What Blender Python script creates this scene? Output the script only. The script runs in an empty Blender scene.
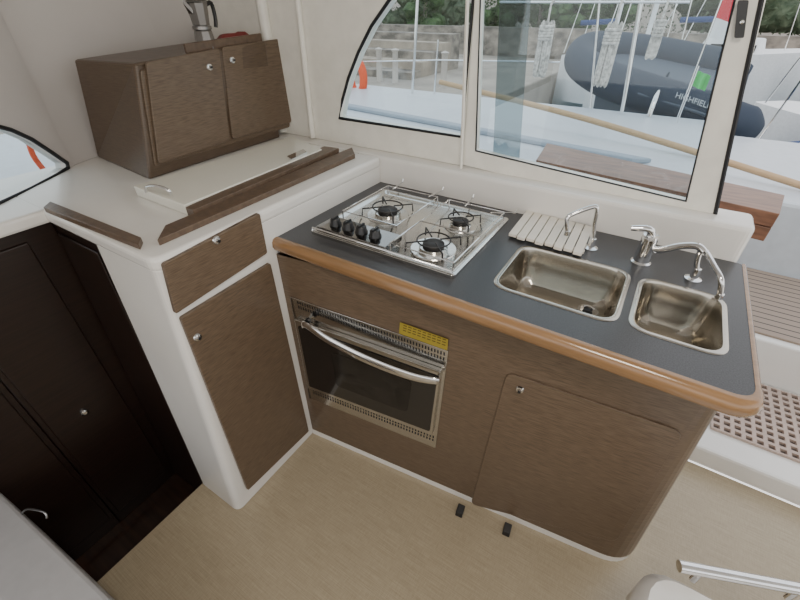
import bpy, bmesh, math, random
from mathutils import Vector as V, Matrix
random.seed(7)
scn = bpy.context.scene
COL = scn.collection
F0 = 404.0
CAM = V((.921, -.734, 1.55))
TH = math.radians(36.14); YAW = math.radians(32.1)
Hh = V((-math.sin(YAW), math.cos(YAW), 0)); Rr = V((math.cos(YAW), math.sin(YAW), 0)); Z = V((0, 0, 1))
FW = Hh*math.cos(TH) - Z*math.sin(TH); UP = Hh*math.sin(TH) + Z*math.cos(TH)
def ray(px, py): return FW + Rr*((px-400)/F0) + UP*((300-py)/F0)
def onz(px, py, z): d = ray(px, py); return CAM + d*((z-CAM.z)/d.z)
def ony(px, py, y): d = ray(px, py); return CAM + d*((y-CAM.y)/d.y)
def onx(px, py, x): d = ray(px, py); return CAM + d*((x-CAM.x)/d.x)
def onp(px, py, o_, n, off=0): d = ray(px, py); return CAM + d*(((V(o_)-CAM).dot(n)+off)/d.dot(n))
FD = V((1.25, .154, 0)).normalized(); FN = V((FD.y, -FD.x, 0))   # counter front face
def onf(px, py, off=0.0):
    d = ray(px, py); return CAM + d*((off - CAM.dot(FN))/d.dot(FN))
# ---------------------------------------------------------------- materials
def nd(nt, t, **k):
    n = nt.nodes.new(t)
    for a, b in k.items(): setattr(n, a, b)
    return n
def pm(name, col, rough=.5, metal=0, col2=None, scale=(20, 20, 20), bump=0, detail=3, coat=0, wave=None, emit=0, fac=(.35, .65)):
    m = bpy.data.materials.new(name); m.use_nodes = True; nt = m.node_tree
    b = nt.nodes['Principled BSDF']
    b.inputs['Base Color'].default_value = (*col, 1); b.inputs['Roughness'].default_value = rough; b.inputs['Metallic'].default_value = metal
    if coat: b.inputs['Coat Weight'].default_value = coat; b.inputs['Coat Roughness'].default_value = .12
    tc = nd(nt, 'ShaderNodeTexCoord'); mp = nd(nt, 'ShaderNodeMapping'); mp.inputs['Scale'].default_value = scale
    no = nd(nt, 'ShaderNodeTexNoise'); no.inputs['Detail'].default_value = detail; no.inputs['Scale'].default_value = 1
    nt.links.new(tc.outputs['Object'], mp.inputs['Vector']); nt.links.new(mp.outputs['Vector'], no.inputs['Vector'])
    c2 = col2 or tuple(c*.93 for c in col)
    rp = nd(nt, 'ShaderNodeValToRGB'); rp.color_ramp.elements[0].position = fac[0]; rp.color_ramp.elements[1].position = fac[1]
    rp.color_ramp.elements[0].color = (*col, 1); rp.color_ramp.elements[1].color = (*c2, 1)
    nt.links.new(no.outputs['Fac'], rp.inputs['Fac']); nt.links.new(rp.outputs['Color'], b.inputs['Base Color'])
    if bump:
        bp = nd(nt, 'ShaderNodeBump'); bp.inputs['Strength'].default_value = bump; bp.inputs['Distance'].default_value = .002
        nt.links.new(no.outputs['Fac'], bp.inputs['Height']); nt.links.new(bp.outputs['Normal'], b.inputs['Normal'])
    if emit: b.inputs['Emission Color'].default_value = (*col, 1); b.inputs['Emission Strength'].default_value = emit
    return m
M = {}
M['white'] = pm('white_gelcoat', (.84, .82, .78), .2, scale=(3, 3, 3))
M['wall'] = pm('wall_lining', (.62, .585, .56), .45, scale=(3, 3, 3))
M['ceil'] = pm('ceiling_lining', (.74, .72, .70), .6, scale=(4, 4, 4))
M['cream'] = pm('cream_lid', (.82, .80, .71), .18, scale=(3, 3, 3))
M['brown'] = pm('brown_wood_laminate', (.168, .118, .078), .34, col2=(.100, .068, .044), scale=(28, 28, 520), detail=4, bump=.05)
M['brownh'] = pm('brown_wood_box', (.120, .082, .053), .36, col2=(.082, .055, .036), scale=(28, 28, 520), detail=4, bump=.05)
M['edge'] = pm('varnished_edge', (.31, .175, .080), .18, col2=(.235, .130, .058), scale=(4, 60, 60), coat=.5)
M['fiddle'] = pm('fiddle_wood', (.14, .092, .060), .35, col2=(.095, .062, .041), scale=(60, 60, 60))
M['top'] = pm('dark_worktop', (.032, .033, .036), .30, col2=(.056, .057, .063), scale=(350, 350, 350), detail=1)
M['steel'] = pm('brushed_steel', (.66, .65, .62), .17, 1, scale=(5, 300, 300))
M['sink'] = pm('sink_steel', (.50, .47, .415), .2, 1, scale=(10, 10, 10))
M['chrome'] = pm('chrome', (.82, .82, .82), .07, 1)
M['black'] = pm('black_plastic', (.012, .012, .013), .3)
M['blackr'] = pm('black_rubber', (.01, .01, .012), .6)
M['iron'] = pm('burner_iron', (.03, .028, .028), .45, .3)
M['ovenglass'] = pm('oven_glass', (.008, .007, .007), .04, coat=.8)
M['yellow'] = pm('yellow_sticker', (.34, .26, .03), .5)
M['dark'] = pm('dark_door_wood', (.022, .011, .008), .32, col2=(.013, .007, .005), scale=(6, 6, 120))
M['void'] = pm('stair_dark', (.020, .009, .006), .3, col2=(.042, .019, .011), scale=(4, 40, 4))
M['frame'] = pm('window_frame_white', (.88, .86, .79), .28)
M['teak'] = pm('teak', (.22, .17, .13), .6)
M['oar'] = pm('oar_wood', (.46, .31, .17), .5)
M['deck'] = pm('deck_gelcoat', (.54, .58, .62), .4)
M['deckg'] = pm('deck_grey', (.30, .35, .41), .6)
M['boat'] = pm('boat_white', (.78, .80, .82), .4)
M['rubber'] = pm('dinghy_tube', (.026, .039, .062), .8, scale=(1, 1, 1))
M['rubberl'] = pm('dinghy_side', (.065, .085, .115), .7, scale=(1, 1, 1))
M['rope'] = pm('rope', (.62, .60, .56), .8, col2=(.30, .29, .27), scale=(40, 40, 40))
M['orange'] = pm('orange', (.75, .10, .03), .6)
M['red'] = pm('red_flag', (.60, .02, .04), .7)
M['green'] = pm('green_flag', (.02, .50, .10), .7)
M['redcloth'] = pm('red_cloth', (.20, .035, .03), .9, bump=.3)
M['stone'] = pm('quay_stone', (.34, .30, .255), .9, col2=(.12, .108, .095), scale=(2.2, 2.2, 3.5), detail=5)
M['step'] = pm('quay_step_stone', (.42, .36, .29), .9, col2=(.27, .23, .19), scale=(2, 2, 2), detail=5)
M['quay'] = pm('quay_ground', (.38, .34, .29), .9, col2=(.26, .23, .20), scale=(.8, .8, .8), detail=6)
M['leaf'] = pm('foliage', (.016, .050, .012), .8, col2=(.06, .11, .035), scale=(6, 6, 6), detail=6)
M['water'] = pm('water', (.03, .08, .10), .12, col2=(.05, .11, .13), scale=(1, 3, 1), bump=.4)
M['plaster'] = pm('far_plaster', (.50, .46, .42), .9)
M['navy'] = pm('navy_canvas', (.02, .05, .16), .8)
M['letter'] = pm('lettering', (.50, .54, .57), .5)
m = bpy.data.materials.new('woven_floor'); m.use_nodes = True; nt = m.node_tree; b = nt.nodes['Principled BSDF']
tc = nd(nt, 'ShaderNodeTexCoord'); m1 = nd(nt, 'ShaderNodeMapping'); m1.inputs['Scale'].default_value = (10, 430, 1); m2 = nd(nt, 'ShaderNodeMapping'); m2.inputs['Scale'].default_value = (300, 40, 1)
n1 = nd(nt, 'ShaderNodeTexNoise'); n2 = nd(nt, 'ShaderNodeTexNoise'); rp = nd(nt, 'ShaderNodeValToRGB')
for n in (n1, n2): n.inputs['Scale'].default_value = 1
nt.links.new(tc.outputs['Object'], m1.inputs[0]); nt.links.new(tc.outputs['Object'], m2.inputs[0]); nt.links.new(m1.outputs[0], n1.inputs['Vector']); nt.links.new(m2.outputs[0], n2.inputs['Vector'])
mxr = nd(nt, 'ShaderNodeMix', data_type='FLOAT'); mxr.inputs[0].default_value = .35
nt.links.new(n1.outputs['Fac'], mxr.inputs[2]); nt.links.new(n2.outputs['Fac'], mxr.inputs[3]); nt.links.new(mxr.outputs[0], rp.inputs[0])
rp.color_ramp.elements[0].position = .34; rp.color_ramp.elements[1].position = .66
rp.color_ramp.elements[0].color = (.335, .275, .185, 1); rp.color_ramp.elements[1].color = (.455, .38, .265, 1)
nt.links.new(rp.outputs[0], b.inputs['Base Color']); b.inputs['Roughness'].default_value = .30
M['floor'] = m
m = M['teak']; nt = m.node_tree; b = nt.nodes['Principled BSDF']
wv = nd(nt, 'ShaderNodeTexWave', wave_type='BANDS', bands_direction='Y'); wv.inputs['Scale'].default_value = 6.5; wv.inputs['Distortion'].default_value = 0
r2 = nd(nt, 'ShaderNodeValToRGB'); r2.color_ramp.elements[0].position = .03; r2.color_ramp.elements[1].position = .09
r2.color_ramp.elements[0].color = (.05, .04, .035, 1); r2.color_ramp.elements[1].color = (.32, .25, .195, 1)
tc = nd(nt, 'ShaderNodeTexCoord'); nt.links.new(tc.outputs['Object'], wv.inputs['Vector']); nt.links.new(wv.outputs['Fac'], r2.inputs[0]); nt.links.new(r2.outputs[0], b.inputs['Base Color'])
def glassmat(name, tint, g):
    m = bpy.data.materials.new(name); m.use_nodes = True; nt = m.node_tree; nt.nodes.clear()
    o = nd(nt, 'ShaderNodeOutputMaterial'); mi = nd(nt, 'ShaderNodeMixShader'); tr = nd(nt, 'ShaderNodeBsdfTransparent'); gl = nd(nt, 'ShaderNodeBsdfGlossy')
    tr.inputs[0].default_value = (*tint, 1); gl.inputs['Roughness'].default_value = .02; mi.inputs[0].default_value = g
    nt.links.new(tr.outputs[0], mi.inputs[1]); nt.links.new(gl.outputs[0], mi.inputs[2]); nt.links.new(mi.outputs[0], o.inputs[0])
    return m
M['glass'] = glassmat('window_glass', (.90, .96, .98), .04)
M['glass2'] = glassmat('tinted_strip_glass', (.58, .64, .66), .08)
# ---------------------------------------------------------------- mesh helpers
def wloc(o):
    p = V((0, 0, 0))
    while o: p += o.location; o = o.parent
    return p
def mk(name, verts, faces, mat, parent=None, smooth=False, bev=0, seg=2):
    me = bpy.data.meshes.new(name)
    verts = [V(v) for v in verts]
    if parent: off = wloc(parent)
    else:
        xs = [v.x for v in verts]; ys = [v.y for v in verts]; zs = [v.z for v in verts]
        off = V(((min(xs)+max(xs))/2, (min(ys)+max(ys))/2, min(zs)))
    me.from_pydata([tuple(v-off) for v in verts], [], faces)
    bm = bmesh.new(); bm.from_mesh(me); bmesh.ops.recalc_face_normals(bm, faces=bm.faces); bm.to_mesh(me); bm.free()
    me.materials.append(M[mat] if isinstance(mat, str) else mat)
    o = bpy.data.objects.new(name, me); COL.objects.link(o)
    if parent: o.parent = parent
    else: o.location = off
    if smooth:
        me.shade_smooth()
        me.set_sharp_from_angle(angle=math.radians(45))
    if bev:
        bd = o.modifiers.new('bevel', 'BEVEL'); bd.width = bev; bd.segments = seg; bd.limit_method = 'ANGLE'; bd.angle_limit = math.radians(40)
        bd.harden_normals = False
    return o
class MB:
    def __init__(s): s.v = []; s.f = []
    def rings(s, loops, c0=True, c1=True, closed=False):
        b = len(s.v); n = len(loops[0])
        for l in loops: s.v += [V(p) for p in l]
        k = len(loops)
        for i in range(k-1 + (1 if closed else 0)):
            i2 = (i+1) % k
            for j in range(n):
                s.f.append((b+i*n+j, b+i*n+(j+1) % n, b+i2*n+(j+1) % n, b+i2*n+j))
        if not closed:
            if c0: s.f.append(tuple(range(b, b+n)))
            if c1: s.f.append(tuple(range(b+(k-1)*n, b+k*n)))
        return s
    def prism(s, poly, vec): vec = V(vec); return s.rings([poly, [V(p)+vec for p in poly]])
    def box(s, x0, x1, y0, y1, z0, z1): return s.prism([(x0, y0, z0), (x1, y0, z0), (x1, y1, z0), (x0, y1, z0)], (0, 0, z1-z0))
    def obox(s, c, ax, ay, az):
        c = V(c); ax = V(ax); ay = V(ay); az = V(az)
        return s.prism([c-ax-ay-az, c+ax-ay-az, c+ax+ay-az, c-ax+ay-az], az*2)
    def lathe(s, prof, org, ax=(0, 0, 1), n=24):
        ax = V(ax).normalized(); t = ax.orthogonal().normalized(); u = ax.cross(t); org = V(org)
        return s.rings([[org + ax*h + (t*math.cos(2*math.pi*j/n) + u*math.sin(2*math.pi*j/n))*max(r, 1e-5) for j in range(n)] for r, h in prof])
    def tube(s, pts, r, n=10, sm=0, closed=False):
        pts = [V(p) for p in pts]
        if sm:
            q = []; k = len(pts)
            for i in range(k if closed else k-1):
                p0 = pts[(i-1) % k] if (closed or i > 0) else pts[0]; p1 = pts[i]; p2 = pts[(i+1) % k]; p3 = pts[(i+2) % k] if (closed or i+2 < k) else pts[-1]
                for j in range(sm):
                    t = j/sm; q.append(.5*((2*p1)+(p2-p0)*t+(2*p0-5*p1+4*p2-p3)*t*t+(3*p1-p0-3*p2+p3)*t**3))
            if not closed: q.append(pts[-1])
            pts = q
        k = len(pts); loops = []; nrm = None
        for i, p in enumerate(pts):
            a = pts[(i-1) % k] if (closed or i > 0) else p; b = pts[(i+1) % k] if (closed or i+1 < k) else p
            t = (b-a).normalized()
            if nrm is None: nrm = t.orthogonal().normalized()
            nrm = (nrm - t*nrm.dot(t)).normalized(); bi = t.cross(nrm)
            rr = r(i/(k-1)) if callable(r) else r
            loops.append([p + (nrm*math.cos(2*math.pi*j/n)+bi*math.sin(2*math.pi*j/n))*rr for j in range(n)])
        return s.rings(loops, closed=closed)
    def out(s, name, mat, parent=None, **k): return mk(name, s.v, s.f, mat, parent, **k)
def rpoly(pts, r, n=5):
    pts = [V(p) for p in pts]; out = []; k = len(pts)
    for i, p in enumerate(pts):
        rr = r[i] if isinstance(r, (list, tuple)) else r
        a = pts[i-1]-p; b = pts[(i+1) % k]-p
        if rr <= 0: out.append(p); continue
        d = min(rr, .48*a.length, .48*b.length); A = p+a.normalized()*d; B = p+b.normalized()*d
        for j in range(n+1):
            t = j/n; out.append(A*(1-t)**2 + p*2*t*(1-t)*1.0 + B*t*t)
    return out
def newell(p):
    n = V((0, 0, 0))
    for i in range(len(p)): a = V(p[i]); b = V(p[(i+1) % len(p)]); n += a.cross(b)
    return n.normalized()
def qslab(name, pts, o0, o1, mat, parent=None, r=.01, bev=.002):
    n = newell(pts)
    if n.dot(CAM-V(pts[0])) < 0: n = -n
    p = rpoly(pts, r) if r else [V(q) for q in pts]
    return MB().prism([q+n*o0 for q in p], n*(o1-o0)).out(name, mat, parent, bev=bev)
def rr2(x0, x1, y0, y1, r, z, n=5): return rpoly([(x0, y0, z), (x1, y0, z), (x1, y1, z), (x0, y1, z)], r, n)
def holed(name, outer, holes, depth, M4, mat, parent=None, bev=0):
    """flat plate with holes; 2D outlines mapped by matrix M4"""
    cu = bpy.data.curves.new('c', 'CURVE'); cu.dimensions = '2D'; cu.fill_mode = 'BOTH'; cu.extrude = depth/2
    for l in [outer]+holes:
        sp = cu.splines.new('POLY'); sp.points.add(len(l)-1); sp.use_cyclic_u = True
        for q, p in zip(sp.points, l): q.co = (p[0], p[1], 0, 1)
    ob = bpy.data.objects.new('c', cu); COL.objects.link(ob); bpy.context.view_layer.update()
    me = bpy.data.meshes.new_from_object(ob.evaluated_get(bpy.context.evaluated_depsgraph_get()))
    vs = [M4 @ v.co for v in me.vertices]; fs = [tuple(p.vertices) for p in me.polygons]
    bpy.data.objects.remove(ob); bpy.data.curves.remove(cu); bpy.data.meshes.remove(me)
    key = {}; mp = []; nv = []
    for v in vs:
        k = (round(v.x, 5), round(v.y, 5), round(v.z, 5))
        if k not in key: key[k] = len(nv); nv.append(v)
        mp.append(key[k])
    ff = []
    for f in fs:
        g = []
        for i in f:
            if mp[i] not in g: g.append(mp[i])
        if len(g) > 2: ff.append(tuple(g))
    return mk(name, nv, ff, mat, parent, bev=bev)
def thing(name, label, cat, loc, group=None, kind=None):
    o = bpy.data.objects.new(name, None); o.empty_display_size = .05; COL.objects.link(o); o.location = loc
    return tag(o, label, cat, group, kind)
def tag(o, label=None, cat=None, group=None, kind=None):
    if label: o['label'] = label
    if cat: o['category'] = cat
    if group: o['group'] = group
    if kind: o['kind'] = kind
    return o
def S(o): o['kind'] = 'structure'; return o
# ---------------------------------------------------------------- room shell
ZT = .97; ZU = 1.07; YW = .66
S(MB().prism([(-.215, -2.6, 0), (3.2, -2.6, 0), (3.2, .735, 0), (-.215, .735, 0)], (0, 0, -.05)).out('floor', 'floor'))
S(MB().box(-1.3, 3.2, -2.3, .72, 2.15, 2.20).out('ceiling', 'ceil'))
S(MB().box(-.2, 3.2, -2.66, -2.605, 0, .95).out('wall_front', 'white'))  # this and wall_right: unseen low walls added to darken the lower cabin
S(MB().box(3.205, 3.26, -2.66, .3, 0, .95).out('wall_right', 'white'))
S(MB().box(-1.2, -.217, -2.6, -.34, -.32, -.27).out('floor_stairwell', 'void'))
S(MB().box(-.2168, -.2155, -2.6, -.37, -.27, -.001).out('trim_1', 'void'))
S(MB().prism(rpoly([(-1.0, .588, 0), (1.205, .588, 0), (1.205, .715, 0), (-1.0, .715, 0)], [0, .03, .02, 0]), (0, 0, ZU)).out('wall_back', 'white', bev=.012, seg=3))
Pw = Matrix(((1, 0, 0, 0), (0, 0, -1, YW+.02), (0, 1, 0, 0), (0, 0, 0, 1)))
def wp(px, py, Y=YW): p = ony(px, py, Y); return (p.x, p.z)
arch = [wp(*p) for p in ((340, 119), (343, 100), (349, 78), (359, 52), (372, 26), (390, 0), (408, -22), (432, -42), (462, -52))]
bl = wp(340, 119); xb = wp(462, 136)[0]; zb = (bl[1]+wp(460, 135)[1])/2
arch[0] = (arch[0][0], zb)
archp = arch + [(xb, arch[-1][1]), (xb, zb)]
outer = [(-1.0, ZU), (xb+.012, ZU), (xb+.012, 2.15), (-1.0, 2.15)]
S(holed('wall_back_upper', outer, [archp], .05, Pw, 'frame', bev=.004))
w1 = MB().prism([V((p[0], YW+.015, p[1])) for p in archp], (0, .006, 0)).out('window_1', 'glass'); S(w1)
MB().tube([V((p[0], YW-.004, p[1])) for p in archp], .006, 8, closed=True).out('gasket', 'blackr', w1, smooth=True)
sb = [ony(463, 164, YW), ony(712, 226, YW), ony(768, -10, YW), ony(476, -10, YW)]
inn = [ony(477, 150, YW), ony(686, 200, YW), ony(737, -10, YW), ony(482, -10, YW)]
up = lambda a, b: b+(b-a)*.55
O = [sb[0], sb[1], up(sb[1], sb[2]), up(sb[0], sb[3])]; I = [inn[0], inn[1], inn[1]+(inn[2]-inn[1])*1.48, inn[0]+(inn[3]-inn[0])*1.48]
w2 = holed('window_2', [(p.x, p.z) for p in O], [[(p.x, p.z) for p in I]], .034, Matrix.Translation((0, -.012, 0)) @ Pw, 'frame', bev=.003); S(w2)
MB().prism([V((p.x, YW+.012, p.z)) for p in I], (0, .006, 0)).out('pane', 'glass', w2)
MB().tube([V((p.x, YW-.010, p.z)) for p in I], .0035, 6, closed=True).out('gasket', 'blackr', w2)
MB().prism([ony(493, 154, YW+.032), ony(519, 160, YW+.032), ony(534, -50, YW+.032), ony(502, -50, YW+.032)], (0, .004, 0)).out('tinted_strip', 'glass2', w2)  # darker see-through strip behind the left part of the pane
MB().tube([ony(461, 170, YW-.03), ony(470, -60, YW-.03)], .006, 6).out('seal', 'frame', w2)
lk = MB().prism(rpoly([ony(738, 0, YW-.034), ony(749, 0, YW-.034), ony(744, 38, YW-.034), ony(734, 38, YW-.034)], .004), (0, .01, 0)).out('lock', 'black', w2)
MB().lathe([(.005, 0), (.004, -.006), (0, -.007)], ony(742, 22, YW-.036), (0, 1, 0), 12).out('lock_barrel', 'chrome', lk)
MB().tube([ony(713, 224, YW-.01), ony(768, -30, YW-.01)], .0055, 6).out('post_seal', 'blackr', w2)
S(MB().tube([(-.60+.02, .64, 1.08), (-.60+.02, .64, 2.15)], .022, 12).out('trim_2', 'frame', smooth=True))
S(MB().tube([(-.40, .645, 1.075), (-.38, .645, 2.15)], .012, 12).out('trim_3', 'frame', smooth=True))
# hull side wall: an angled panel with the porthole, a rounded cove, then a straight panel behind the cupboard
XL = -.967
Qo = V((-.872, -.145, 0)); E = V((-.548, .837, 0)).normalized(); NW = V((.837, .548, 0)).normalized()
def lp(px, py): p = onp(px, py, Qo, NW); return ((p-Qo).dot(E), p.z)
ph = [lp(*p) for p in ((-60, 232), (0, 203), (30, 189), (58, 174), (67, 168), (66, 163), (50, 152), (30, 139), (10, 130), (-12, 124), (-60, 120))]
Pl = Matrix(((E.x, 0, NW.x, Qo.x-NW.x*.02), (E.y, 0, NW.y, Qo.y-NW.y*.02), (0, 1, 0, 0), (0, 0, 0, 1)))
S(holed('wall_left', [(-1.3, 1.0), (.174, 1.0), (.174, 2.15), (-1.3, 2.15)], [ph], .04, Pl, 'wall'))
S(MB().box(XL-.04, XL, .0, .8, .9, 2.15).out('wall_left_rear', 'wall'))
ca, cb, cc = Qo+E*.045+NW*.0012, V((XL+.0012, .0, 0)), V((XL+.0012, .40, 0))
cv = [ca*(1-t)**2+cb*2*t*(1-t)+cc*t*t for t in [i/12 for i in range(13)]]
mb = MB()
for zz in (1.071, 2.15): mb.v += [p+V((0, 0, zz)) for p in cv]
for i in range(12): mb.f.append((i, i+1, 14+i, 13+i))
S(mb.out('wall_left_cove', 'wall', smooth=True))
w3 = MB().prism([Qo-NW*.02+E*p[0]+V((0, 0, p[1])) for p in ph], -NW*.006).out('window_3', 'glass'); S(w3)
MB().tube([Qo+NW*.004+E*p[0]+V((0, 0, p[1])) for p in ph], .007, 8, closed=True).out('gasket', 'blackr', w3, smooth=True)
S(MB().prism([(XL, -2.0, 1.03), (-.535, -2.0, 1.03), (-.535, -.34, 1.03), (XL, -.34, 1.03)], (0, 0, .04)).out('trim_5', 'white', bev=.01))
XPT = -.285
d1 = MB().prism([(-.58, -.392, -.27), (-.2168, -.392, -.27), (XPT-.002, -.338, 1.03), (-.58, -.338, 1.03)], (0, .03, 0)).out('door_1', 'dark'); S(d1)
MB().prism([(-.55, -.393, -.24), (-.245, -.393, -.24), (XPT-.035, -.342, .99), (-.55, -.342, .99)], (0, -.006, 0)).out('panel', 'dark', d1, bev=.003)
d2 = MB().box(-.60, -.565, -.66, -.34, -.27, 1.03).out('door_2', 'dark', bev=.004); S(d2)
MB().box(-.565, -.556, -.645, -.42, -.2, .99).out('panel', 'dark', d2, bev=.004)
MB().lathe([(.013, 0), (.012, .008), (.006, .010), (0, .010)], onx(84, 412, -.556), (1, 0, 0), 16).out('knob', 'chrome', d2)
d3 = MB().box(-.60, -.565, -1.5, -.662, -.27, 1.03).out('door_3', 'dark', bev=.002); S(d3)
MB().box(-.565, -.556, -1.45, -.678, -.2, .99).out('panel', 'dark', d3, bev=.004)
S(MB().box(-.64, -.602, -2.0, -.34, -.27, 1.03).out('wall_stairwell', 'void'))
wn = MB().prism([onz(-60, 455, .3), onz(0, 492, .3), onz(118, 606, .3), onz(170, 670, .3), onz(-120, 700, .3)], (0, 0, -.3)).out('wall_near', pm('near_panel', (.42, .41, .41), .5), bev=.01); S(wn)
MB().tube([onz(22, 513, .302), onz(28, 509, .318), onz(44, 512, .318), onz(47, 518, .302)], .003, 8, sm=3).out('latch', pm('dull_latch', (.35, .35, .35), .3, 1), wn, smooth=True)
# entry steps right
S(MB().box(1.245, 3.2, .737, 1.30, 0, .10).out('entry_step', 'white', bev=.012))
S(MB().box(1.24, 4.0, 1.302, 2.02, 0, .325).out('entry_threshold', 'white', bev=.01))
S(MB().box(1.26, 4.0, 1.34, 2.0, .326, .336).out('cockpit_floor', 'teak'))
S(MB().box(1.24, 4.0, 2.025, 3.5, 0, .72).out('cockpit_bench', 'deck', bev=.02))
ys, ye = .86, 1.27; xs, xe = 1.47, 2.11
hs = []
nx, ny = 17, 11
for i in range(nx):
    for j in range(ny):
        cx = xs+(i+.5)*(xe-xs)/nx; cy = ys+(j+.5)*(ye-ys)/ny; hs.append([(cx-.0115, cy-.0115), (cx+.0115, cy-.0115), (cx+.0115, cy+.0115), (cx-.0115, cy+.0115)])
tag(holed('step_mat', [(xs, ys), (xe, ys), (xe, ye), (xs, ye)], hs, .012, Matrix.Translation((0, 0, .107)), pm('mat_plastic', (.50, .39, .33), .6)), 'brown perforated mat with square holes on the step by the door', 'mat')
S(MB().box(xs+.005, xe-.005, ys+.005, ye-.005, .1003, .1009).out('mat_shadow_sheet', pm('mat_shadow', (.12, .10, .09), .8)))  # dark sheet under the mat, paints the shade inside its holes
# ---------------------------------------------------------------- left unit
su = thing('side_cabinet', 'white corner cabinet with brown drawer and door, wooden rails on top', 'cabinet', (-.1, .1, 0))
bot = rpoly([(-.215, -.415, 0), (0, -.415, 0), (0, .586, 0), (-.215, .586, 0)], [.01, .03, 0, 0], 6)
top = rpoly([(XPT, -.352, 1.035), (0, -.352, 1.035), (0, .586, 1.035), (XPT, .586, 1.035)], [.01, .03, 0, 0], 6)
MB().rings([bot, top]).out('body', 'white', su, bev=.004)
MB().prism(rpoly([(XL+.002, -.356, 1.03), (.004, -.356, 1.03), (.004, .586, 1.03), (XL+.002, .586, 1.03)], [0, .04, .0, 0], 6), (0, 0, .04)).out('top', 'white', su, bev=.012, seg=3)
MB().prism([(XL, .586, 1.03), (-.1, .586, 1.03), (-.1, .6, 1.03), (XL, .6, 1.03)], (0, 0, .039)).out('top_edge', 'white', su)
xf = .001
def fx(*pp): return [onx(x, y, xf) for x, y in pp]
def knob(p, n, parent, name='knob'):
    k = MB().lathe([(.011, 0), (.012, .002), (.010, .006), (.006, .007), (.005, .012), (.0, .013)], p, n, 16).out(name, 'chrome', parent, smooth=True)
    MB().lathe([(.0045, .0125), (.0045, .0138), (0, .0139)], p, n, 10).out('button', 'black', k)
    return k
dr = qslab('drawer', fx((160, 263), (257, 212), (265, 252), (173, 313)), 0, .012, 'brown', su, r=.008, bev=.002)
knob(onx(216, 240, .013), (1, 0, 0), dr)
do = qslab('door', fx((178, 317), (268, 262), (307, 430), (246, 489)), 0, .012, 'brown', su, r=.008, bev=.002)
knob(onx(197, 337, .013), (1, 0, 0), do)
for q in (((43, 207), (50, 201), (141, 237), (138, 244)), ((157, 240), (165, 225), (352, 147), (355, 154))):
    MB().prism([onz(x, y, 1.087) for x, y in q], (0, 0, -.017)).out('fiddle_rail', 'fiddle', su, bev=.002)
ld = MB().prism(rpoly([onz(x, y, 1.102) for x, y in ((133, 186), (184, 205), (322, 149), (292, 136))], .006), (0, 0, -.031)).out('lid', 'cream', su, bev=.003)
MB().prism([onz(x, y, 1.098) for x, y in ((185, 207), (193, 210), (339, 148), (324, 146))], (0, 0, -.027)).out('lid_edge', 'fiddle', ld, bev=.002)
MB().tube([onz(146, 192, 1.104), onz(147, 187, 1.122), onz(156, 186, 1.132), onz(168, 190, 1.128), onz(172, 197, 1.104)], .0045, 8, sm=4).out('handle', 'chrome', ld, smooth=True)
MB().prism([onz(x, y, 1.107) for x, y in ((287, 156), (303, 149), (307, 152), (291, 159))], (0, 0, -.004)).out('hinge', 'chrome', ld)
MB().lathe([(.012, 0), (.012, .003), (0, .0035)], onz(300, 143, 1.07), (0, 0, 1), 12).out('fastener', 'black', su)
# ---------------------------------------------------------------- upper box cabinet
bx = thing('wall_cupboard', 'brown wooden cupboard with two flush doors standing on the white shelf', 'cupboard', (-.7, .3, 1.07))
XB = -.53
fl = V((XB+.015, -.045, 1.0705)); fr = V((XB-.01, .585, 1.0705)); tl = V((XB, .045, 1.405)); trr = V((XB, .585, 1.435))
bk = [V((-.93, -.005, 1.0705)), V((-.93, .585, 1.0705)), V((-.83, .585, 1.435)), V((-.81, .0, 1.405))]
b_ = MB(); b_.v = [fl, fr, bk[1], bk[0], tl, trr, bk[2], bk[3]]; b_.f = [(0, 1, 2, 3), (4, 5, 6, 7), (0, 1, 5, 4), (1, 2, 6, 5), (2, 3, 7, 6), (3, 0, 4, 7)]
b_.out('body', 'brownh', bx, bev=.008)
nb = (fr-fl).cross(tl-fl).normalized(); nb = nb if nb.x > 0 else -nb
def bxp(px, py): return onp(px, py, fl, nb, .001)
fp = qslab('face_panel', [bxp(*p) for p in ((139, 70), (283, 38), (289, 127), (154, 166))], 0, .006, 'brown', bx, r=.01)
da = qslab('door', [bxp(*p) for p in ((143, 62), (216, 48), (227, 140), (156, 164))], .007, .016, 'brown', bx, r=.012)
db = qslab('door', [bxp(*p) for p in ((219, 47), (282, 38), (289, 122), (230, 139))], .007, .016, 'brown', bx, r=.012)
knob(bxp(206, 67)+nb*.016, nb, da); knob(bxp(229, 60)+nb*.016, nb, db)
MB().obox((XB-.02, .41, 1.437), (.006, 0, 0), (0, .17, .008), (0, 0, .016)).out('fiddle_rail', 'fiddle', bx, bev=.003)
rnd = random.Random(3); loops = []; mb = MB()
for i in range(11):
    s = i/10; y_ = .40+.17*s; zc0 = 1.4245+.0095*s; hgt = .010+.022*min(1, 5*s, 5*(1-s))
    loops.append([(-.62, y_, zc0+.001), (-.605, y_, zc0+hgt+rnd.uniform(0, .005)), (-.585, y_, zc0+hgt+.003), (-.568, y_, zc0+.001), (-.595, y_, zc0)])
tag(mb.rings(loops).out('folded_cloth', 'redcloth', smooth=True), 'folded dark red cloth lying on top of the wooden cupboard', 'cloth')
c = onx(204, 36, -.58); c = V((c.x, c.y, 1.415))
mo = thing('moka_pot', 'dark metal stovetop coffee pot standing on the wooden cupboard', 'coffee pot', c)
al = pm('dull_aluminium', (.25, .24, .23), .3, 1)
MB().lathe([(.037, 0), (.038, .004), (.030, .060), (.028, .065)], c, n=8).out('boiler', al, mo)
MB().lathe([(.032, .0655), (.032, .075), (.028, .077)], c, n=24).out('collar', al, mo)
MB().lathe([(.028, .0775), (.035, .14), (.037, .145)], c, n=8).out('pot', al, mo)
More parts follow.
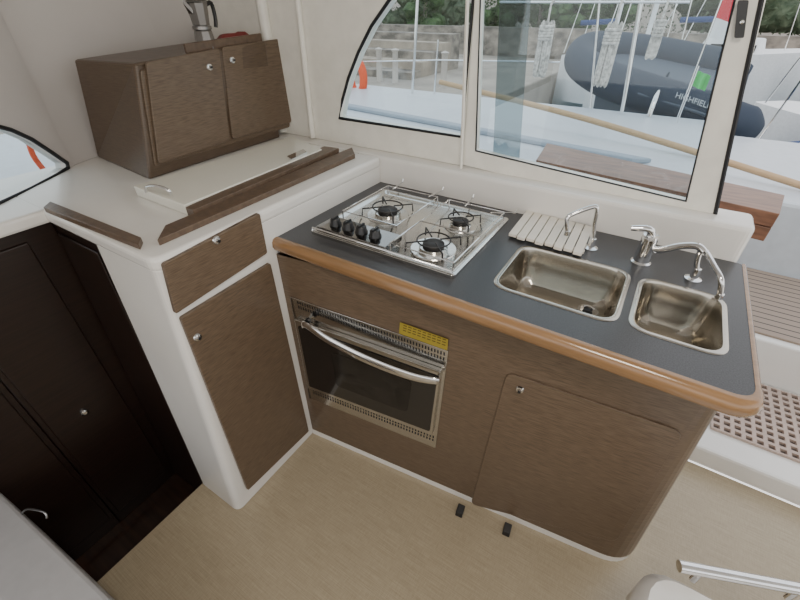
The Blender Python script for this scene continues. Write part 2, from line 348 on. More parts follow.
ldm = MB().lathe([(.037, .1455), (.026, .16), (.0, .168)], c, n=8).out('lid', al, mo)
MB().lathe([(.008, .168), (.011, .18), (0, .19)], c, n=12).out('knob', 'black', ldm)
MB().tube([c+V((0, .035, .135)), c+V((0, .060, .14)), c+V((0, .064, .10)), c+V((0, .058, .07))], .007, 8, sm=4).out('handle', 'black', mo, smooth=True)
MB().prism([c+V((-.012, -.030, .11)), c+V((.012, -.030, .11)), c+V((.0, -.050, .14))], (0, .004, .012)).out('spout', al, mo)
# ---------------------------------------------------------------- galley counter
cu = thing('galley_counter', 'brown wood kitchen counter base with oven opening and raised door', 'cabinet', (.6, .3, 0))
def plan(z, xr, off=0, r=.1): return rpoly([V((.002, 0, z))+FN*off, V((xr, xr*.1232, z))+FN*off, V((xr, .584, z)), V((.002, .584, z))], [0, r, .01, 0], 8)
MB().rings([plan(.03, 1.285, r=.11), plan(.918, 1.222, r=.05)], c1=False).out('body', 'brown', cu)
MB().rings([plan(0, 1.283, .001, .11), plan(.0295, 1.281, .001, .11)]).out('plinth', 'white', cu)
cd = qslab('door', [onf(*p) for p in ((507, 371), (684, 431), (616, 541), (471, 503))], 0, .0055, 'brown', cu, r=.03, bev=.0025)
knob(onf(520, 389, .0055), FN, cd)
for px, py in ((460, 511), (507, 530)):
    p = onz(px, py, .016)
    MB().prism([p-FD*.013+FN*.016-V((0, 0, .0155)), p-FD*.013-FN*.02-V((0, 0, .0155)), p-FD*.013-FN*.02+V((0, 0, .014)), p-FD*.013+FN*.012+V((0, 0, .005))], FD*.026).out('foot_pedal', 'black', cu, bev=.002)
# oven
ov = thing('oven', 'built-in stainless steel oven with dark glass door and curved handle', 'oven', onf(370, 450)*1.0)
def q(*pp, off=0): return [onf(x, y, off) for x, y in pp]
qslab('surround', q((291, 296), (449, 350), (436, 447), (310, 397)), 0, .006, 'steel', ov, r=.004, bev=.001)
qslab('door', q((298, 316), (443, 367), (434, 431), (311, 384)), .0065, .022, 'steel', ov, r=.006, bev=.002)
gl_ = qslab('glass', q((302, 322), (440, 371), (432, 426), (313, 382)), .0225, .025, 'ovenglass', ov, r=.006, bev=.0008)
qslab('inner_window', q((335, 347), (415, 376), (410, 407), (340, 381)), .0252, .0258, pm('oven_interior', (.022, .019, .016), .12, col2=(.008, .007, .006), scale=(30, 30, 30)), gl_, r=.02, bev=0)
def slots(pa, pb, pc, pd, n, rows, off, name):
    A, B, C_, D = q(pa, pb, pc, pd, off=off); mb = MB()
    for r in range(rows):
        for i in range(n):
            u = (i+.5)/n; v = (r+.5)/rows
            c_ = (A*(1-u)+B*u)*(1-v)+(D*(1-u)+C_*u)*v
            mb.obox(c_, (B-A)*(.22/n), FN*.0004, (D-A)*(.32/rows))
    return mb.out(name, 'black', ov)
slots((296, 300), (446, 352), (445, 362), (298, 309), 54, 2, .0063, 'vent_slots')
slots((312, 388), (435, 436), (434, 442), (313, 394), 46, 2, .0063, 'vent_slots')
st = qslab('sticker', q((401, 321), (449, 338), (448, 349), (400, 332)), .0065, .0072, 'yellow', ov, r=0, bev=0)
mb = MB()
A, B, C_, D = q((403, 324), (447, 339), (446, 347), (402, 331), off=.0074)
for r in range(3):
    for i in range(9):
        u = (i+.5)/9; v = (r+.5)/3
        mb.obox((A*(1-u)+B*u)*(1-v)+(D*(1-u)+C_*u)*v, (B-A)*(.04), FN*.0002, (D-A)*.06)
mb.out('print', pm('sticker_print', (.08, .05, .01), .6), st)
# handle: flattened bowed bar
ha = MB(); L = []
hp = [onf(303, 327, .024), onf(306, 325, .045), onf(330, 341, .056), onf(370, 361, .060), onf(410, 376, .056), onf(436, 381, .045), onf(438, 378, .024)]
qq = []
for i in range(6):
    p0 = hp[max(i-1, 0)]; p1 = hp[i]; p2 = hp[i+1]; p3 = hp[min(i+2, 6)]
    for j in range(6):
        t = j/6; qq.append(.5*((2*p1)+(p2-p0)*t+(2*p0-5*p1+4*p2-p3)*t*t+(3*p1-p0-3*p2+p3)*t**3))
qq.append(hp[-1])
for i, p in enumerate(qq):
    t = i/(len(qq)-1); tg = (qq[min(i+1, len(qq)-1)]-qq[max(i-1, 0)]).normalized()
    u = Z - tg*Z.dot(tg); u.normalize(); w_ = tg.cross(u); ru = .009+.009*math.sin(math.pi*t); rw = .0065
    L.append([p+u*ru*math.cos(a)+w_*rw*math.sin(a) for a in [2*math.pi*j/14 for j in range(14)]])
ha.rings(L).out('handle', 'chrome', ov, smooth=True)
MB().lathe([(.010, 0), (.010, .012), (.004, .014), (0, .015)], onf(309, 320, .022), FN, 14).out('lock_knob', 'black', ov)
# ---------------------------------------------------------------- worktop
wt = thing('worktop', 'dark charcoal speckled worktop with varnished wooden front edge', 'worktop', (.6, .3, .93))
X0, X1, Y0, Y1 = -.022, 1.212, .018, .586
outer = [p[:2] for p in rpoly([(X0, Y0, 0), (X1, Y0, 0), (X1, Y1, 0), (X0, Y1, 0)], [.0, .04, .01, .0], 8)]
sL = (.668, .952, .122, .368); sR = (.990, 1.163, .126, .360)
hl = [[p[:2] for p in rr2(a-.0035, b_+.0035, c_-.0035, d_+.0035, .047, 0, 6)] for a, b_, c_, d_ in (sL, sR)]
holed('slab', outer, hl, .045, Matrix.Translation((0, 0, ZT-.0225)), 'top', wt)
path = [V((X0-.02, Y0, 0))]+[V((p[0], p[1], 0)) for p in rpoly([(X0, Y0, 0), (X1, Y0, 0), (X1, Y1, 0), (X0, Y1, 0)], [.0, .04, .0, .0], 8)][1:10]+[V((X1, Y1, 0))]
prof = [(0, -.041), (.013, -.042), (.021, -.036), (.025, -.024), (.024, -.011), (.018, -.001), (.010, .002), (0, .001)]
loops = []
for i, p in enumerate(path):
    a = path[max(i-1, 0)]; b2 = path[min(i+1, len(path)-1)]; t = (b2-a).normalized(); n = V((t.y, -t.x, 0))
    sc = 1.0 if i < 7 else (.8 if i < 9 else .6)
    loops.append([V((p.x, p.y, ZT+h))+n*o*sc for o, h in prof])
MB().rings(loops).out('edge_trim', 'edge', wt, smooth=True)
def sink(x0, x1, y0, y1, label, dr_xy):
    s = thing('sink', label, 'sink', ((x0+x1)/2, (y0+y1)/2, ZT-.12), 'stainless sinks in the worktop')
    L = []
    for ins, z, r in ((-.010, ZT+.0008, .048), (-.008, ZT+.0025, .047), (0.001, ZT+.002, .042), (.003, ZT-.004, .042), (.006, ZT-.05, .042), (.010, ZT-.088, .045), (.020, ZT-.108, .045), (.042, ZT-.114, .04)):
        L.append(rr2(x0+ins, x1-ins, y0+ins, y1-ins, r, z, 7))
    MB().rings(L, c0=False, c1=True).out('basin', 'sink', s, smooth=True)
    d = V((dr_xy[0], dr_xy[1], ZT-.1135))
    dn = MB().lathe([(.028, 0), (.028, .003), (.021, .004), (.017, .001), (0, .001)], d, n=24).out('drain', 'chrome', s, smooth=True)
    MB().lathe([(.012, .0012), (.012, .008), (.004, .012), (0, .012)], d, n=14).out('plug', 'black', dn, smooth=True)
    return s
dz = onz(592, 311, ZT-.113)
sink(*sL, 'larger stainless steel sink, nearer the gas hob', (min(dz.x, .89), dz.y-.005))
sink(*sR, 'smaller stainless steel sink at the right end of the worktop', (1.08, .16))
# hob
hb = thing('gas_hob', 'stainless steel three-burner gas hob with wire pan supports', 'hob', (.32, .3, ZT))
hx0, hx1, hy0, hy1 = .072, .570, .088, .508
L = [rr2(hx0, hx1, hy0, hy1, .015, ZT+.0005), rr2(hx0, hx1, hy0, hy1, .015, ZT+.010), rr2(hx0+.006, hx1-.006, hy0+.006, hy1-.006, .012, ZT+.014), rr2(hx0+.016, hx1-.016, hy0+.016, hy1-.016, .012, ZT+.012), rr2(hx0+.022, hx1-.022, hy0+.022, hy1-.022, .012, ZT+.006)]
MB().rings(L).out('tray', 'steel', hb, smooth=True)
for (cx, cy, r) in ((.208, .325, .046), (.452, .378, .036), (.452, .196, .044)):
    c_ = V((cx, cy, ZT+.006))
    bn = MB().lathe([(r*1.55, 0), (r*1.5, .003), (r*1.05, .0015), (r*.95, .001), (r*.95, .012), (0, .012)], c_, n=32).out('burner', 'steel', hb, smooth=True)
    MB().lathe([(r*.70, .0122), (r*.72, .019), (r*.6, .022), (0, .0225)], c_, n=32).out('burner_cap', 'iron', bn, smooth=True)
    ps = MB()
    for k in range(4):
        a = k*math.pi/2+math.pi/4; dd = V((math.cos(a), math.sin(a), 0))
        ps.tube([c_+dd*r*1.9+V((0, 0, .004)), c_+dd*r*1.85+V((0, 0, .030)), c_+dd*r*.45+V((0, 0, .030))], .0026, 6)
    ps.tube([c_+V((math.cos(i*math.pi/10), math.sin(i*math.pi/10), 0))*r*1.1+V((0, 0, .030)) for i in range(20)], .0024, 6, closed=True)
    ps.out('pan_support', 'iron', hb, smooth=True)
zr = ZT+.034
wr = MB()
wr.tube([(.10, .22, zr), (.10, .49, zr), (.31, .49, zr), (.31, .22, zr)], .0022, 6, closed=True)
wr.tube([(.355, .115, zr), (.355, .49, zr), (.555, .49, zr), (.555, .115, zr)], .0022, 6, closed=True)
wr.tube([(.355, .29, zr), (.555, .29, zr)], .0022, 6)
for x, y in ((.10, .22), (.10, .49), (.31, .49), (.31, .22), (.355, .115), (.355, .49), (.555, .49), (.555, .115)): wr.tube([(x, y, zr), (x, y, ZT+.008)], .0022, 6)
wr.out('wire_rack', 'chrome', hb, smooth=True)
fr_ = MB()
fr_.tube([(hx0+.01, hy0+.004, ZT+.014), (hx0+.01, hy0+.004, ZT+.022), (hx1-.01, hy0+.004, ZT+.022), (hx1-.01, hy0+.004, ZT+.014)], .003, 8)
fr_.out('front_rail', 'chrome', hb, smooth=True)
for (x, y, a) in ((.13, .52, 95), (.29, .525, 80), (.42, .52, 95), (.56, .49, 30)):
    dd = V((math.cos(math.radians(a)), math.sin(math.radians(a)), 0))
    MB().tube([V((x, y, zr))-dd*.05, V((x, y, zr))+dd*.03, V((x, y, zr+.012))+dd*.035], .0025, 6).out('clamp_rod', 'chrome', hb, smooth=True)
kp = MB().obox((.218, .146, ZT+.016), (.130, 0, 0), (0, .046, 0), (0, 0, .009)).out('control_panel', pm('panel_steel', (.30, .295, .29), .1, 1), hb, bev=.003)
for i in range(4):
    c_ = V((.135+i*.050, .141, ZT+.0255))
    kb = MB().lathe([(.0195, 0), (.019, .005), (.0165, .008), (.0155, .019), (.013, .022), (0, .0225)], c_, n=20).out('control_knob', 'black', hb, smooth=True)
    MB().obox(c_+V((0, 0, .0235)), (.003, 0, 0), (0, .015, 0), (0, 0, .003)).out('grip', 'black', kb, bev=.001)
# drainer rack
zc = ZT+.016
A, B, C_, D = onz(508, 234, zc), onz(527, 210, zc), onz(594, 227, zc), onz(583, 254, zc)
dk = thing('draining_board', 'white slatted draining board behind the left sink', 'draining board', (A+B+C_+D)/4-V((0, 0, .015)))
pl = pm('white_plastic', (.82, .77, .68), .4)
for i in range(8):
    u0 = i/8+.002; u1 = (i+1)/8-.012
    v0 = .0 if i % 2 else .03
    MB().prism(rpoly([(A*(1-u0)+D*u0)*(1-v0)+(B*(1-u0)+C_*u0)*v0, B*(1-u0)+C_*u0, B*(1-u1)+C_*u1, (A*(1-u1)+D*u1)*(1-v0)+(B*(1-u1)+C_*u1)*v0], .003, 3), (0, 0, -.009)).out('slat', pl, dk, bev=.001)
for v in (.2, .8):
    p0 = A*(1-v)+B*v; p1 = D*(1-v)+C_*v; s_ = (B-A).normalized()*.008
    MB().prism([p0-s_-V((0, 0, .0092)), p1-s_-V((0, 0, .0092)), p1+s_-V((0, 0, .0092)), p0+s_-V((0, 0, .0092))], (0, 0, -.0065)).out('crossbar', pl, dk)
def small_tap(base, spout, label):
    t = thing('pump_tap', label, 'tap', base, 'small chrome gooseneck taps')
    MB().lathe([(.020, 0), (.020, .006), (.010, .010), (.009, .035), (.0, .036)], base, n=20).out('base', 'chrome', t, smooth=True)
    MB().tube([base+V((0, 0, .03))]+spout, .0065, 10, sm=5).out('spout', 'chrome', t, smooth=True)
    e = spout[-1]; MB().lathe([(.008, 0), (.009, -.012), (.007, -.014), (0, -.014)], e+V((0, 0, .004)), n=12).out('nozzle', 'chrome', t, smooth=True)
b1 = onz(590, 249, ZT)
def vy(px, py, y): return ony(px, py, y)
small_tap(b1, [vy(594, 225, b1.y), vy(597, 209, b1.y), vy(592, 207, b1.y-.005), vy(573, 214, b1.y-.03), vy(567, 219, b1.y-.04), vy(567, 232, b1.y-.04)], 'small chrome tap beside the white draining board')
b2_ = onz(692, 280, ZT)
small_tap(b2_, [vy(697, 262, b2_.y), vy(701, 250, b2_.y-.005), vy(706, 252, b2_.y-.02), vy(714, 266, b2_.y-.06), vy(721, 280, b2_.y-.09), vy(720, 295, b2_.y-.09)], 'small chrome tap at the right end behind the small sink')
b3 = onz(640, 263, ZT)
mt = thing('mixer_tap', 'chrome single-lever mixer tap between the two sinks', 'tap', b3)
MB().lathe([(.026, 0), (.026, .006), (.021, .010), (.019, .06), (.021, .075), (.019, .086), (0, .09)], b3, n=24).out('body', 'chrome', mt, smooth=True)
MB().tube([b3+V((.01, 0, .05)), vy(660, 250, b3.y-.01), vy(680, 246, b3.y-.02), vy(697, 246, b3.y-.035), vy(704, 252, b3.y-.045)], .009, 12, sm=5).out('spout', 'chrome', mt, smooth=True)
MB().tube([b3+V((0, 0, .085)), b3+V((-.012, -.01, .105)), vy(631, 228, b3.y-.02)], lambda t: .013-.006*t, 12, sm=4).out('lever', 'chrome', mt, smooth=True)
# ---------------------------------------------------------------- stool bottom right
stl = thing('stool', 'white padded seat with chrome rail in the near right corner', 'stool', (1.5, -.35, 0))
MB().rings([rr2(1.22, 1.85, -.62, -.06, .08, .30), rr2(1.20, 1.87, -.64, -.045, .09, .34), rr2(1.20, 1.87, -.64, -.045, .09, .42), rr2(1.22, 1.85, -.62, -.065, .08, .45)]).out('seat', 'white', stl, smooth=True)
MB().rings([rr2(1.3, 1.77, -.54, -.14, .06, 0), rr2(1.3, 1.77, -.54, -.14, .06, .2995)]).out('pedestal', 'white', stl, smooth=True)
ra, rb = onz(679, 566, .50), onz(816, 592, .50)
tdir = (rb-ra).normalized()
MB().tube([ra, rb], .0135, 16).out('rail', 'chrome', stl, smooth=True)
for p in (ra+tdir*.05, rb-tdir*.03): MB().tube([p-V((0, 0, .01)), p-V((0, 0, .053))], .008, 10).out('rail_bracket', 'chrome', stl, smooth=True)
# ---------------------------------------------------------------- outside: own boat
S(MB().box(-4, 1.225, .78, 3.55, .55, .80).out('side_deck', 'deck', bev=.03))
S(MB().box(-4, 1.225, .765, 3.5, 0, .5495).out('cockpit_side', 'deck'))
S(MB().prism([(-3.2, 2.55, .801), (.8, 2.0, .801), (.9, 2.06, .801), (-3.2, 2.65, .801)], (0, 0, .03)).out('deck_coaming', 'deckg', bev=.008))
S(MB().box(-2.6, -1.05, -3, .75, .5, .90).out('outer_side_deck', 'deck', bev=.02))
tag(MB().tube([onx(28, 138, -1.5), onx(33, 155, -1.5), onx(46, 172, -1.5), onx(60, 182, -1.5)], .012, 8, sm=4).out('mooring_line', 'orange', smooth=True), 'orange line outside the small left side window', 'rope')
tag(MB().tube([(-2.5, -3, 1.12), (-2.5, .7, 1.12)], .012, 8).out('guard_rail', 'chrome', smooth=True), 'steel guard rail outside the small left side window', 'rail')
pk = thing('cockpit_board', 'folded reddish-brown wooden board outside the sliding window', 'board', onz(660, 185, .9))
bw = pm('board_wood', (.26, .125, .075), .35, col2=(.15, .070, .042), scale=(10, 60, 60))
BP = rpoly([onz(x, y, 1.03) for x, y in ((536, 160), (547, 143), (785, 195), (780, 214))], .004)
MB().prism(BP, (0, 0, -.046)).out('board', bw, pk, bev=.002)
MB().prism([p-V((0, 0, .049)) for p in BP], (0, 0, -.046)).out('board', bw, pk, bev=.002)
e0, e1 = onz(536, 160, 1.03), onz(780, 214, 1.03); fd = (e1-e0).normalized(); fn = V((fd.y, -fd.x, 0)); fn = fn if fn.y < 0 else -fn
lt = e1-fd*.075+fn*.003-V((0, 0, .047))
MB().obox(lt, fd*.022, fn*.004, (0, 0, .018)).out('latch', 'chrome', pk, bev=.002)
for px, py in ((575, 163), (680, 188)):
    p = onz(px, py, .934); MB().box(p.x-.02, p.x+.02, p.y-.005, p.y+.04, .8005, .9345).out('bracket', 'chrome', pk)
a, b_ = ony(440, 82, 2.6), ony(812, 189, 2.25)
tag(MB().tube([a, a*.5+b_*.5+V((0, 0, .03)), b_], .019, 12, sm=5).out('wooden_pole', 'oar', smooth=True), 'long pale wooden pole lying across the cockpit outside', 'pole')
def stan(x0, y0, x1, y1, Y, r, label):
    tag(MB().tube([ony(x0, y0, Y), ony(x1, y1, Y)], r, 10).out('stanchion', 'chrome', smooth=True), label, 'post', 'steel posts on the stern')
stan(412, 98, 420, -40, 3.3, .014, 'steel post seen through the arched window pane')
stan(434, 98, 438, 40, 3.4, .010, 'shorter thin steel post seen through the arched window pane')
stan(622, 112, 648, -40, 3.4, .016, 'steel post standing in front of the dinghy')
stan(590, 108, 603, -40, 3.38, .008, 'thin steel post carrying the hanging rope coil')
tag(MB().tube([ony(500, 2, 3.36), ony(580, 2, 3.36), ony(690, 2, 3.36)], .009, 8).out('stern_rail', 'chrome', smooth=True), 'horizontal steel rail from which the rope coils hang', 'rail')
tag(MB().tube([ony(345, 62, 3.35), ony(440, 60, 3.35), ony(560, 62, 3.35)], .006, 8).out('guard_wire', 'chrome', smooth=True), 'thin guard wire running between the steel posts', 'wire')
def coil(px, py, Y, w, h, label):
    c_ = ony(px, py, Y); mb = MB(); rnd = random.Random(px)
    for k in range(7):
        ox = (k-3)*w*.28; hh = h*rnd.uniform(.88, 1.0); yo = rnd.uniform(-.015, .015)
        mb.tube([c_+V((ox+w*.22*math.sin(t)*(.5+.5*(1-math.cos(t))/2), yo, hh*math.cos(t))) for t in [i*math.pi/5 for i in range(10)]], .0115, 6, sm=3, closed=True)
    for k in range(5): mb.tube([c_+V((w*1.05*math.cos(t), .035*math.sin(t), h*.40+k*.021)) for t in [i*math.pi/4 for i in range(8)]], .012, 6, closed=True)
    zt_ = ony(px, 2, 3.36).z
    mb.tube([c_+V((0, 0, h*.8)), V((c_.x, c_.y, zt_-.02)), V((c_.x, 3.36, zt_+.02))], .009, 6)
    tag(mb.out('rope_coil', 'rope', smooth=True), label, 'rope', 'hanging rope coils')
coil(607, 56, 3.3, .05, .22, 'white rope coil hanging in front of the dark dinghy')
coil(543, 50, 3.3, .05, .20, 'white rope coil hanging left of the dinghy bow')
coil(655, 42, 3.33, .028, .11, 'small rope coil tied over the middle of the dinghy')
c_ = ony(357, 78, 3.3)
tag(MB().tube([c_+V((.09*math.sin(t), 0, .16*math.cos(t))) for t in [math.radians(x) for x in range(-150, 151, 25)]], .045, 10, sm=2).out('lifebuoy', 'orange', smooth=True), 'orange horseshoe lifebuoy outside at the left window pane', 'lifebuoy')
# dinghy
dg = thing('dinghy', 'dark blue-grey inflatable dinghy hanging behind the stern', 'dinghy', ony(680, 115, 4.0))
near = [ony(760, 131, 3.8), ony(735, 123, 3.8), ony(695, 108, 3.8), ony(640, 91, 3.85), ony(600, 76, 4.05), ony(580, 60, 4.4), ony(592, 48, 4.8), ony(640, 51, 5.0), ony(695, 61, 5.0), ony(750, 72, 5.0)]
MB().tube(near, lambda t: .155*min(1, .35+t*9, .35+(1-t)*9), 24, sm=7).out('tube', 'rubber', dg, smooth=True)
MB().rings([[near[i]+V((0, .0, -.12)), near[i]+V((0, .12, -.36)), near[i]+V((0, .55, -.48)), near[i]+V((0, .9, -.3)), near[i]+V((0, .6, -.08))] for i in range(5)]).out('hull', 'rubberl', dg, smooth=True)
MB().prism([near[1], near[3], near[5], near[7], near[8], near[9]], (0, 0, -.04)).out('floor', 'rubberl', dg)
MB().tube([p+V((0, -.155, .0)) for p in near[1:4]], .012, 8, sm=5).out('rubbing_strake', 'rubberl', dg, smooth=True)
cu_ = bpy.data.curves.new('t', 'FONT'); cu_.body = 'HIGHFIELD'; cu_.size = .060; cu_.extrude = .002
to = bpy.data.objects.new('t', cu_); COL.objects.link(to); bpy.context.view_layer.update()
me = bpy.data.meshes.new_from_object(to.evaluated_get(bpy.context.evaluated_depsgraph_get()))
dx = (near[1]-near[3]).normalized(); upv = V((0, .25, .97)).normalized()
st_ = near[2]*.62+near[3]*.38+V((0, -.143, .055))
vs = [st_+dx*v.co.x+upv*v.co.y+V((0, -1, 0))*(v.co.z+.022) for v in me.vertices]; fs = [tuple(p.vertices) for p in me.polygons]
bpy.data.objects.remove(to)
mk('lettering', vs, fs, 'letter', dg)
for px in (655, 722):
    x_ = ony(px, 100, 3.5).x
    tag(MB().tube([(x_, 3.42, .802), (x_, 3.45, .90), (x_, 3.62, .96), (x_, 4.5, 1.0)], .02, 10, sm=4).out('davit', 'chrome', smooth=True), 'steel davit arm under the dinghy, %s' % ('nearer its bow' if px < 700 else 'nearer its stern'), 'davit', 'davit arms')
def flag(px, Y, zb, z0, z1, w, mat, label, m2=None):
    p = ony(px, 60, Y); t = thing('flag', label, 'flag', (p.x, Y, zb), 'flags on the stern')
    MB().tube([(p.x, Y, zb), (p.x, Y, z1+.03)], .005, 8).out('pole', 'chrome', t)
    n = 8
    bands = [(z1, z0, mat)] if not m2 else [(z1, z1*.45+z0*.55, mat), (z1*.45+z0*.55, z0, m2)]
    for a1, a0, mm in bands:
        rg = []
        for i in range(n+1):
            yy = Y+.02*math.sin(i*1.3); xx = p.x+.007+w*i/n; d_ = .3*w*i/n
            rg.append([(xx, yy, a1-d_), (xx, yy+.004, a1-d_), (xx, yy+.004, a0-d_), (xx, yy, a0-d_)])
        MB().rings(rg).out('cloth', mm, t, smooth=True)
flag(699, 3.46, .80, 1.36, 1.62, .20, 'red', 'red and white flag on a thin pole above the dinghy', 'boat')
flag(701, 3.30, .80, 1.06, 1.16, .09, 'green', 'green pennant on a short pole beside the window post')
# ---------------------------------------------------------------- marina
tag(MB().box(-60, 60, 3.9, 40, -1.5, -1.4).out('water', 'water'), 'grey-green harbour water behind the boat', 'water', kind='stuff')
XQ = -3.0
S(MB().box(-60, XQ, 8, 60, -1.39, -.35).out('quay', 'quay', bev=.05))
S(MB().box(-60, -4.5, -20, 7.99, -1.39, -.35).out('quay_side', 'quay', bev=.05))
S(MB().box(XQ+.01, 60, 17, 60, -1.39, -.35).out('quay_far', 'quay', bev=.05))
S(MB().box(-60, XQ, 20, 20.5, -.349, .75).out('quay_wall', 'stone'))
S(MB().box(XQ+.01, 60, 20, 20.5, -.349, .70).out('quay_wall_far', 'stone'))
S(MB().box(-60, 60, 45, 46, -.349, 3.0).out('far_wall', 'plaster'))
S(MB().box(-60, XQ-.2, 8.1, 8.4, -.349, -.22).out('quay_kerb', 'step'))
for k in range(5):
    S(MB().box(-24, -6.4, 11.5+k*.7, 12.2+k*.7, -.349, -.15+k*.22).out('quay_stairs', 'step' if k % 2 else 'stone'))
qr = thing('quay_railing', 'pale railing along the quay behind the white boats', 'railing', (-1, 17.4, -.349))
for i in range(12): MB().tube([(-2.8+i*.9, 17.4, -.349), (-2.8+i*.9, 17.4, .45)], .03, 8).out('post', 'boat', qr)
for zz in (.1, .45): MB().tube([(-2.9, 17.4, zz), (7.2, 17.4, zz)], .022, 8).out('rail', 'boat', qr)
def blob(mb, c_, r, rnd):
    bm = bmesh.new(); bmesh.ops.create_icosphere(bm, subdivisions=2, radius=1)
    b0 = len(mb.v)
    for v in bm.verts: mb.v.append(V(c_)+V((v.co.x*r, v.co.y*r, v.co.z*r*.8))*rnd.uniform(.8, 1.2))
    for f in bm.faces: mb.f.append(tuple(b0+v.index for v in f.verts))
    bm.free()
def leaftri(mb, p, s, rnd):
    d1_ = V((rnd.uniform(-1, 1), rnd.uniform(-1, 1), rnd.uniform(-1, 1)))*s; d2_ = V((rnd.uniform(-1, 1), rnd.uniform(-1, 1), rnd.uniform(-1, 1)))*s
    b0 = len(mb.v); mb.v += [p, p+d1_, p+d2_]; mb.f.append((b0, b0+1, b0+2))
def leafy(c_, R, H, label, name='bush'):
    rnd = random.Random(int(c_[0]*10)); t = thing(name, label, 'bush', c_, 'greenery on the quay')
    mb = MB()
    for i in range(14): blob(mb, (c_[0]+rnd.uniform(-R, R)*.6, c_[1]+rnd.uniform(-R, R)*.4, c_[2]+H*.3+rnd.uniform(0, H*.55)), R*.38, rnd)
    for i in range(1300):
        a = rnd.uniform(0, 6.28); rr = R*rnd.random()**.5; leaftri(mb, V((c_[0]+rr*math.cos(a), c_[1]-rr*abs(math.sin(a))*.6, c_[2]+H*.95*rnd.random())), .11, rnd)
    mb.out('foliage', 'leaf', t)
    MB().tube([V(c_), V(c_)+V((0, 0, H*.75))], .12, 8).out('trunk', 'stone', t)
def gp(px, Y, z): p = ony(px, 20, Y); return (p.x, Y, z)
for px, Y, R, H, lb in ((500, 22.3, 1.0, 3.0, 'round green bush behind the quay wall, leftmost in the sliding pane'), (540, 24, 1.1, 3.2, 'green bush behind the quay wall above the left rope coil'),
        (575, 22.5, .95, 3.0, 'green bush behind the quay wall above the dinghy bow'), (425, 23, 1.2, 3.2, 'leafy bush seen through the arched pane'),
        (617, 24.3, .9, 3.0, 'green bush behind the quay wall, right of the rope coil')):
    leafy(gp(px, Y, -.349), R, H, lb)
rnd = random.Random(11); mb = MB()
for i in range(60): blob(mb, (rnd.uniform(-30, 18), 34.5+rnd.uniform(-.6, .6), rnd.uniform(.4, 3.0)), 1.1, rnd)
for i in range(9000): leaftri(mb, V((rnd.uniform(-30, 18), 33.6+rnd.uniform(-.9, .6), rnd.uniform(-.3, 3.8))), .2, rnd)
tag(mb.out('hedge', pm('far_foliage', (.04, .065, .035), .9, col2=(.10, .13, .08), scale=(3, 3, 3))), 'dense green hedge along the far side of the quay', 'hedge', kind='stuff')
def yacht(x, Y, L, label, dirx=1, hull='boat', k=1.0):
    z0 = -1.34; t = thing('sailing_yacht', label, 'boat', (x, Y, z0), 'moored yachts')
    loops = []
    for i in range(9):
        s = i/8; w = .9*math.sin(math.pi*(.12+.88*(1-s)))**.6 if i < 8 else .05
        sx = x+(s-.5)*L*dirx; zz = z0+(1.25+.25*s)*k
        loops.append([V((sx, Y-w, zz)), V((sx, Y-w*.8, z0+.3)), V((sx, Y, z0-.055)), V((sx, Y+w*.8, z0+.3)), V((sx, Y+w, zz))])
    MB().rings(loops).out('hull', hull, t, smooth=True)
    MB().rings([rr2(x-L*.2, x+L*.2, Y-.5, Y+.5, .2, z0+1.3*k), rr2(x-L*.15, x+L*.17, Y-.4, Y+.4, .2, z0+1.65*k)]).out('cabin', 'boat', t)
    MB().box(x-L*.12, x+L*.13, Y-.49, Y-.45, z0+1.42*k, z0+1.55*k).out('cabin_window', 'black', t)
    MB().tube([(x+L*.05*dirx, Y, z0+1.2*k), (x+L*.05*dirx, Y, z0+10)], .05, 10).out('mast', 'boat', t, smooth=True)
    MB().tube([(x+L*.05*dirx, Y, z0+2.0*k), (x-L*.35*dirx, Y, z0+1.95*k)], .07, 10, sm=3).out('boom', 'navy', t, smooth=True)
    for sx in (-.48, -.3, .3, .48): MB().tube([(x+L*sx, Y, z0+1.3*k), (x+L*.05*dirx, Y, z0+9.5)], .012, 6).out('stay', 'chrome', t)
yacht(1.7, 15.7, 4.2, 'white yacht moored far off beyond the dinghy', k=1.3)
yacht(4.3, 9.3, 4.4, 'nearer white yacht moored right of the window post', -1)
yacht(5.8, 12.5, 5, 'distant white yacht at the right edge', k=1.2)
yacht(8.6, 15.9, 5, 'farthest white yacht at the right edge of the view', -1, k=1.3)
yacht(-1.5, 15.2, 2.6, 'small white yacht by the quay, left of the dinghy bow', k=1.25)
yacht(-.2, 11.2, 1.8, 'smallest white boat just behind the dinghy bow', k=1.0)
yacht(3.3, 7.1, 2.6, 'small blue-hulled yacht moored nearest, right of the window post', 1, hull='navy', k=.95)
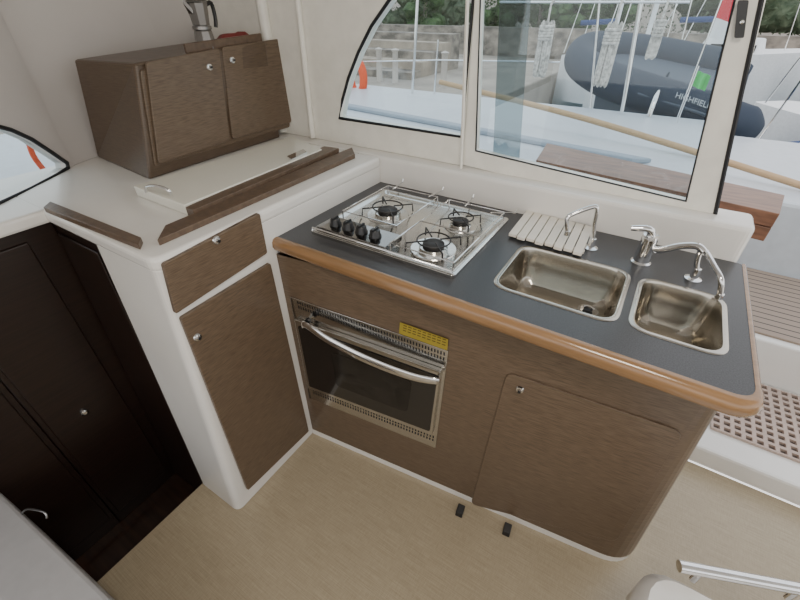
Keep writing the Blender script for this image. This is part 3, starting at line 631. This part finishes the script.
for i, px in enumerate((395, 378, 447)):
    p = gp(px, 10.8, -.349); tag(MB().lathe([(.10, 0), (.09, .1), (.08, .8), (.12, .85), (0, .9)], p, n=12).out('bollard_post', 'plaster', smooth=True), ['pale post on the quay, middle of the arched pane', 'pale post on the quay, leftmost of the arched pane', 'pale post on the quay near the sliding window frame'][i], 'post', 'posts on the quay')
# ---------------------------------------------------------------- light & world
w = bpy.data.worlds.new('sky'); scn.world = w; w.use_nodes = True; nt = w.node_tree; bg = nt.nodes['Background']
tc = nd(nt, 'ShaderNodeTexCoord'); sp = nd(nt, 'ShaderNodeSeparateXYZ'); rp = nd(nt, 'ShaderNodeValToRGB')
nt.links.new(tc.outputs['Generated'], sp.inputs[0]); nt.links.new(sp.outputs['Z'], rp.inputs[0]); nt.links.new(rp.outputs[0], bg.inputs[0])
rp.color_ramp.elements[0].color = (.90, .88, .85, 1); rp.color_ramp.elements[1].color = (.78, .82, .90, 1); bg.inputs[1].default_value = 2.0
def area(loc, tgt, sx, sy, e, col):
    l = bpy.data.lights.new('fill_lamp', 'AREA'); l.shape = 'RECTANGLE'; l.size = sx; l.size_y = sy; l.energy = e; l.color = col
    o = bpy.data.objects.new('fill_light', l); COL.objects.link(o); o.location = loc; o.rotation_euler = (V(tgt)-V(loc)).to_track_quat('-Z', 'Y').to_euler(); return o
area((1.1, -.7, 2.12), (.7, .1, .5), .4, .4, 16, (1, .91, .79))  # added warm fill to brighten the counter front, not a real fitting
sl = bpy.data.lights.new('sun', 'SUN'); sl.energy = .8; sl.angle = math.radians(25); sl.color = (1, .96, .90)
so = bpy.data.objects.new('sun', sl); COL.objects.link(so); so.location = (0, -5, 8); so.rotation_euler = V((-.35, .75, -1.15)).to_track_quat('-Z', 'Y').to_euler()
# ---------------------------------------------------------------- camera
cd_ = bpy.data.cameras.new('camera'); co = bpy.data.objects.new('camera', cd_); COL.objects.link(co)
cd_.sensor_width = 36; cd_.lens = 36*F0/800; cd_.clip_start = .02; cd_.clip_end = 300
co.location = CAM; co.rotation_euler = (math.pi/2-TH, 0, YAW)
scn.camera = co
